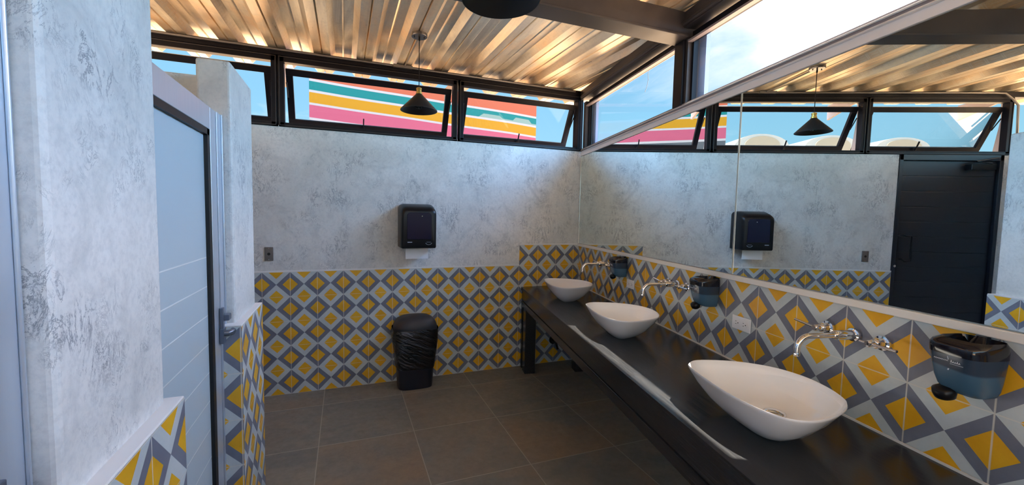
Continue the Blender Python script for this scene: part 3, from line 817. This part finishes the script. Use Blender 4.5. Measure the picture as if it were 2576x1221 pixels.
bm = bm_new(); add_lathe(bm, [(0, 0), (.040, 0), (.040, .010), (.020, .014), (.018, .05), (0, .051)], (0, 0, .03), (0, -1, 0), 20); obj('wall_flange', bm, M['black'], ob, smooth=True)
bm = bm_new(); add_tube(bm, [(0, -.045, .03), (.012, -.060, .0), (.03, -.055, -.05)], .012, 8); obj('pipe_stub', bm, M['black'], ob, smooth=True)
tag(ob, 'small black pipe fitting on the tiled wall under the counter', 'pipe fitting')
# blank plate on the back wall
e = thing('cover_plate', (-2.808, .006, 1.147))
box('plate', -.031, .031, -.008, 0, -.054, .054, M['grey'], e, bevel=.002)
bm = bm_new(); add_lathe(bm, [(0, 0), (.011, 0), (.011, .002), (0, .002)], (0, -.0075, 0), (0, -1, 0), 20); obj('centre_hole', bm, M['slot'], e)
for z in (-.044, .044):
    bm = bm_new(); add_lathe(bm, [(0, 0), (.003, 0), (.002, .0015), (0, .002)], (0, -.008, z), (0, -1, 0), 10); obj('screw', bm, M['chrome'], e)
tag(e, 'grey metal cover plate with a round hole on the cement wall', 'wall plate')

# ================================================================== PAPER TOWEL DISPENSER
e = thing('paper_towel_dispenser', (-1.665, .006, 1.195))
def rrect(w, z0, z1, y, r=.03, n=8, x0=0):
    pts = []
    for cx_, cz, a0 in ((w/2-r, z1-r, 0), (-w/2+r, z1-r, 90), (-w/2+r, z0+r*.3, 180), (w/2-r, z0+r*.3, 270)):
        rr = r if a0 < 180 else r*.3
        cx2 = cx_ if a0 < 180 else (math.copysign(w/2-rr, cx_))
        for k in range(n+1):
            a = R(a0+90*k/n); pts.append(Vector((x0+cx2+rr*cos(a), y, cz+rr*sin(a))))
    return pts
bm = bm_new()
add_loft(bm, [rrect(.300, .0, .372, 0, .04), rrect(.302, .0, .374, -.03, .045), rrect(.302, -.002, .372, -.10, .055), rrect(.296, -.002, .352, -.17, .055), rrect(.286, 0, .335, -.205, .05), rrect(.270, .006, .318, -.216, .045), rrect(.255, .012, .305, -.218, .04)])
obj('housing', bm, M['black'], e, smooth=True, angle=40)
bm = bm_new(); add_loft(bm, [rrect(.205, .075, .300, -.217, .03), rrect(.200, .078, .297, -.221, .028)])
wn = obj('viewing_window', bm, M['window'], e, smooth=True, angle=40)
bm = bm_new(); add_lathe(bm, [(0, 0), (.005, 0), (.003, .003), (0, .003)], (.022, -.221, .270), (0, -1, 0), 12); obj('lock_button', bm, M['chrome'], wn)
bm = bm_new(); add_box(bm, -.098, -.060, -.2205, -.218, .050, .056); obj('maker_mark', bm, M['print'], e)
bm = bm_new()
for k in range(9):
    a = R(200+140*k/8); 
    add_box(bm, .078+.026*cos(a)-.002, .078+.026*cos(a)+.002, -.2205, -.218, .050+.018*sin(a)-.002, .050+.018*sin(a)+.002)
add_box(bm, .060, .096, -.2205, -.218, .052, .054)
obj('round_emblem', bm, M['print'], e)
tag(e, 'black paper towel dispenser mounted on the cement wall above the bin', 'paper towel dispenser')
e2 = tag(box('paper_towel', -1.765, -1.572, -.118, -.116, 1.10, 1.215, M['paper']), 'white paper sheet hanging out of the black wall dispenser', 'paper towel')

# ================================================================== TRASH BIN
e = thing('trash_can', (-1.685, -.135, 0))
def bring(w, d_, z, n=48, p=.45, dx=0, dy=0, wob=0, seed=0):
    rnd = random.Random(seed); ph = [rnd.uniform(0, 6.28) for _ in range(4)]; out = []
    for k in range(n):
        a = 2*pi*k/n; ca, sa = cos(a), sin(a)
        q = 1 + wob*(.5*sin(5*a+ph[0]) + .3*sin(9*a+ph[1]) + .25*sin(14*a+ph[2]))
        out.append(Vector((dx+w/2*math.copysign(abs(ca)**p, ca)*q, dy+d_/2*math.copysign(abs(sa)**p, sa)*q, z+wob*.25*sin(3*a+ph[3]))))
    return out
bm = bm_new(); add_loft(bm, [bring(.280, .190, .0), bring(.290, .200, .006), bring(.345, .240, .50)])
obj('bin_body', bm, M['bin'], e, smooth=True, angle=50)
bm = bm_new()
add_loft(bm, [bring(.322, .222, .175, wob=.012, seed=1), bring(.332, .232, .215, wob=.02, seed=2), bring(.345, .244, .28, wob=.028, seed=3), bring(.362, .258, .35, wob=.030, seed=4), bring(.378, .268, .42, wob=.026, seed=5, dx=-.004), bring(.388, .274, .475, wob=.02, seed=6, dx=-.006), bring(.382, .270, .515, wob=.010, seed=7)], cap0=False, cap1=False)
obj('bin_bag', bm, M['bag'], e, smooth=True, angle=180)
bm = bm_new()
L_ = []
for s, z in ((1.0, .500), (1.0, .520), (.985, .540), (.93, .566), (.82, .590), (.64, .608), (.4, .618), (.15, .622)): L_.append(bring(.366*s, .262*s, z+.0, p=.62))
add_loft(bm, L_)
obj('swing_lid', bm, M['lid'], e, smooth=True, angle=60)
tag(e, 'black bin with a plastic liner and domed lid standing against the tiled wall', 'bin')

# ================================================================== PENDANT LAMPS
def make_lamp():
    e = thing('pendant_lamp', (0, 0, 2.2))
    bm = bm_new()
    r, h = .127, .106
    prof_ = [(r, 0), (r, .006), (.030, h), (.024, h+.006), (.0, h+.006)]
    add_lathe(bm, [(r-.002, .0), (r, 0), (r, .004), (.028, h), (.020, h+.010), (.0, h+.010)], seg=64, cap=False)
    sh = obj('shade', bm, M['matte'], e, smooth=True, angle=50)
    bm = bm_new(); add_lathe(bm, [(r-.002, .0005), (.026, h-.003), (.0, h-.002)], seg=64, cap=False)
    obj('shade_lining', bm, M['inner'], sh, smooth=True, angle=50)
    bm = bm_new(); add_lathe(bm, [(.0, 0), (.021, 0), (.021, .012), (.017, .014), (.017, .030), (.019, .032), (.019, .040), (.009, .046), (0, .046)], (0, 0, h+.008), seg=24)
    obj('brass_socket', bm, M['brass'], e, smooth=True, angle=40)
    bm = bm_new(); add_tube(bm, [(0, 0, h+.05), (0, 0, .515)], .0028, 8); obj('cord', bm, M['black'], e, smooth=True)
    bm = bm_new(); add_lathe(bm, [(0, .500), (.053, .500), (.055, .504), (.055, .520), (.052, .523), (0, .523)], seg=40)
    cp = obj('ceiling_canopy', bm, mat_canopy, e, smooth=True, angle=40)
    bm = bm_new(); add_tube(bm, [(0, 0, .498), (0, 0, .475)], .006, 10); obj('cord_grip', bm, M['black'], cp)
    for sx in (-.034, .034):
        bm = bm_new(); add_tube(bm, [(sx, 0, .501), (sx, 0, .494)], .004, 8); obj('screw', bm, M['black'], cp)
    bm = bm_new(); add_lathe(bm, [(.0, .0), (.018, .004), (.030, .020), (.032, .034), (.026, .052), (.015, .068), (.013, .085), (0, .086)], (0, 0, .012), seg=28)
    bl = obj('bulb', bm, M['bulbglass'], e, smooth=True, angle=180)
    bm = bm_new(); add_tube(bm, [(0, 0, .095), (0, 0, .05)], .004, 8); add_tube(bm, [(-.01, 0, .048), (0, 0, .062), (.01, 0, .048)], .001, 5); obj('filament', bm, M['filament'], bl)
    return e
mat_canopy = mat('brushed_canopy', (.20, .18, .17), .25, .7)
l0 = make_lamp()
l0.location = (-1.760, -.705, 2.2); tag(l0, 'small black cone pendant lamp with brass socket in front of the striped wall', 'lamp', 'black cone pendant lamps')
l1 = copy_tree(l0); l1.location = (-1.773, -2.322, 2.178); tag(l1, 'black cone pendant lamp nearest the camera, cut by the top edge', 'lamp', 'black cone pendant lamps')
for o in [x for x in bpy.data.objects if x.parent == l1 and x.name.startswith(('cord', 'ceiling_canopy'))]: o.location.z = 0
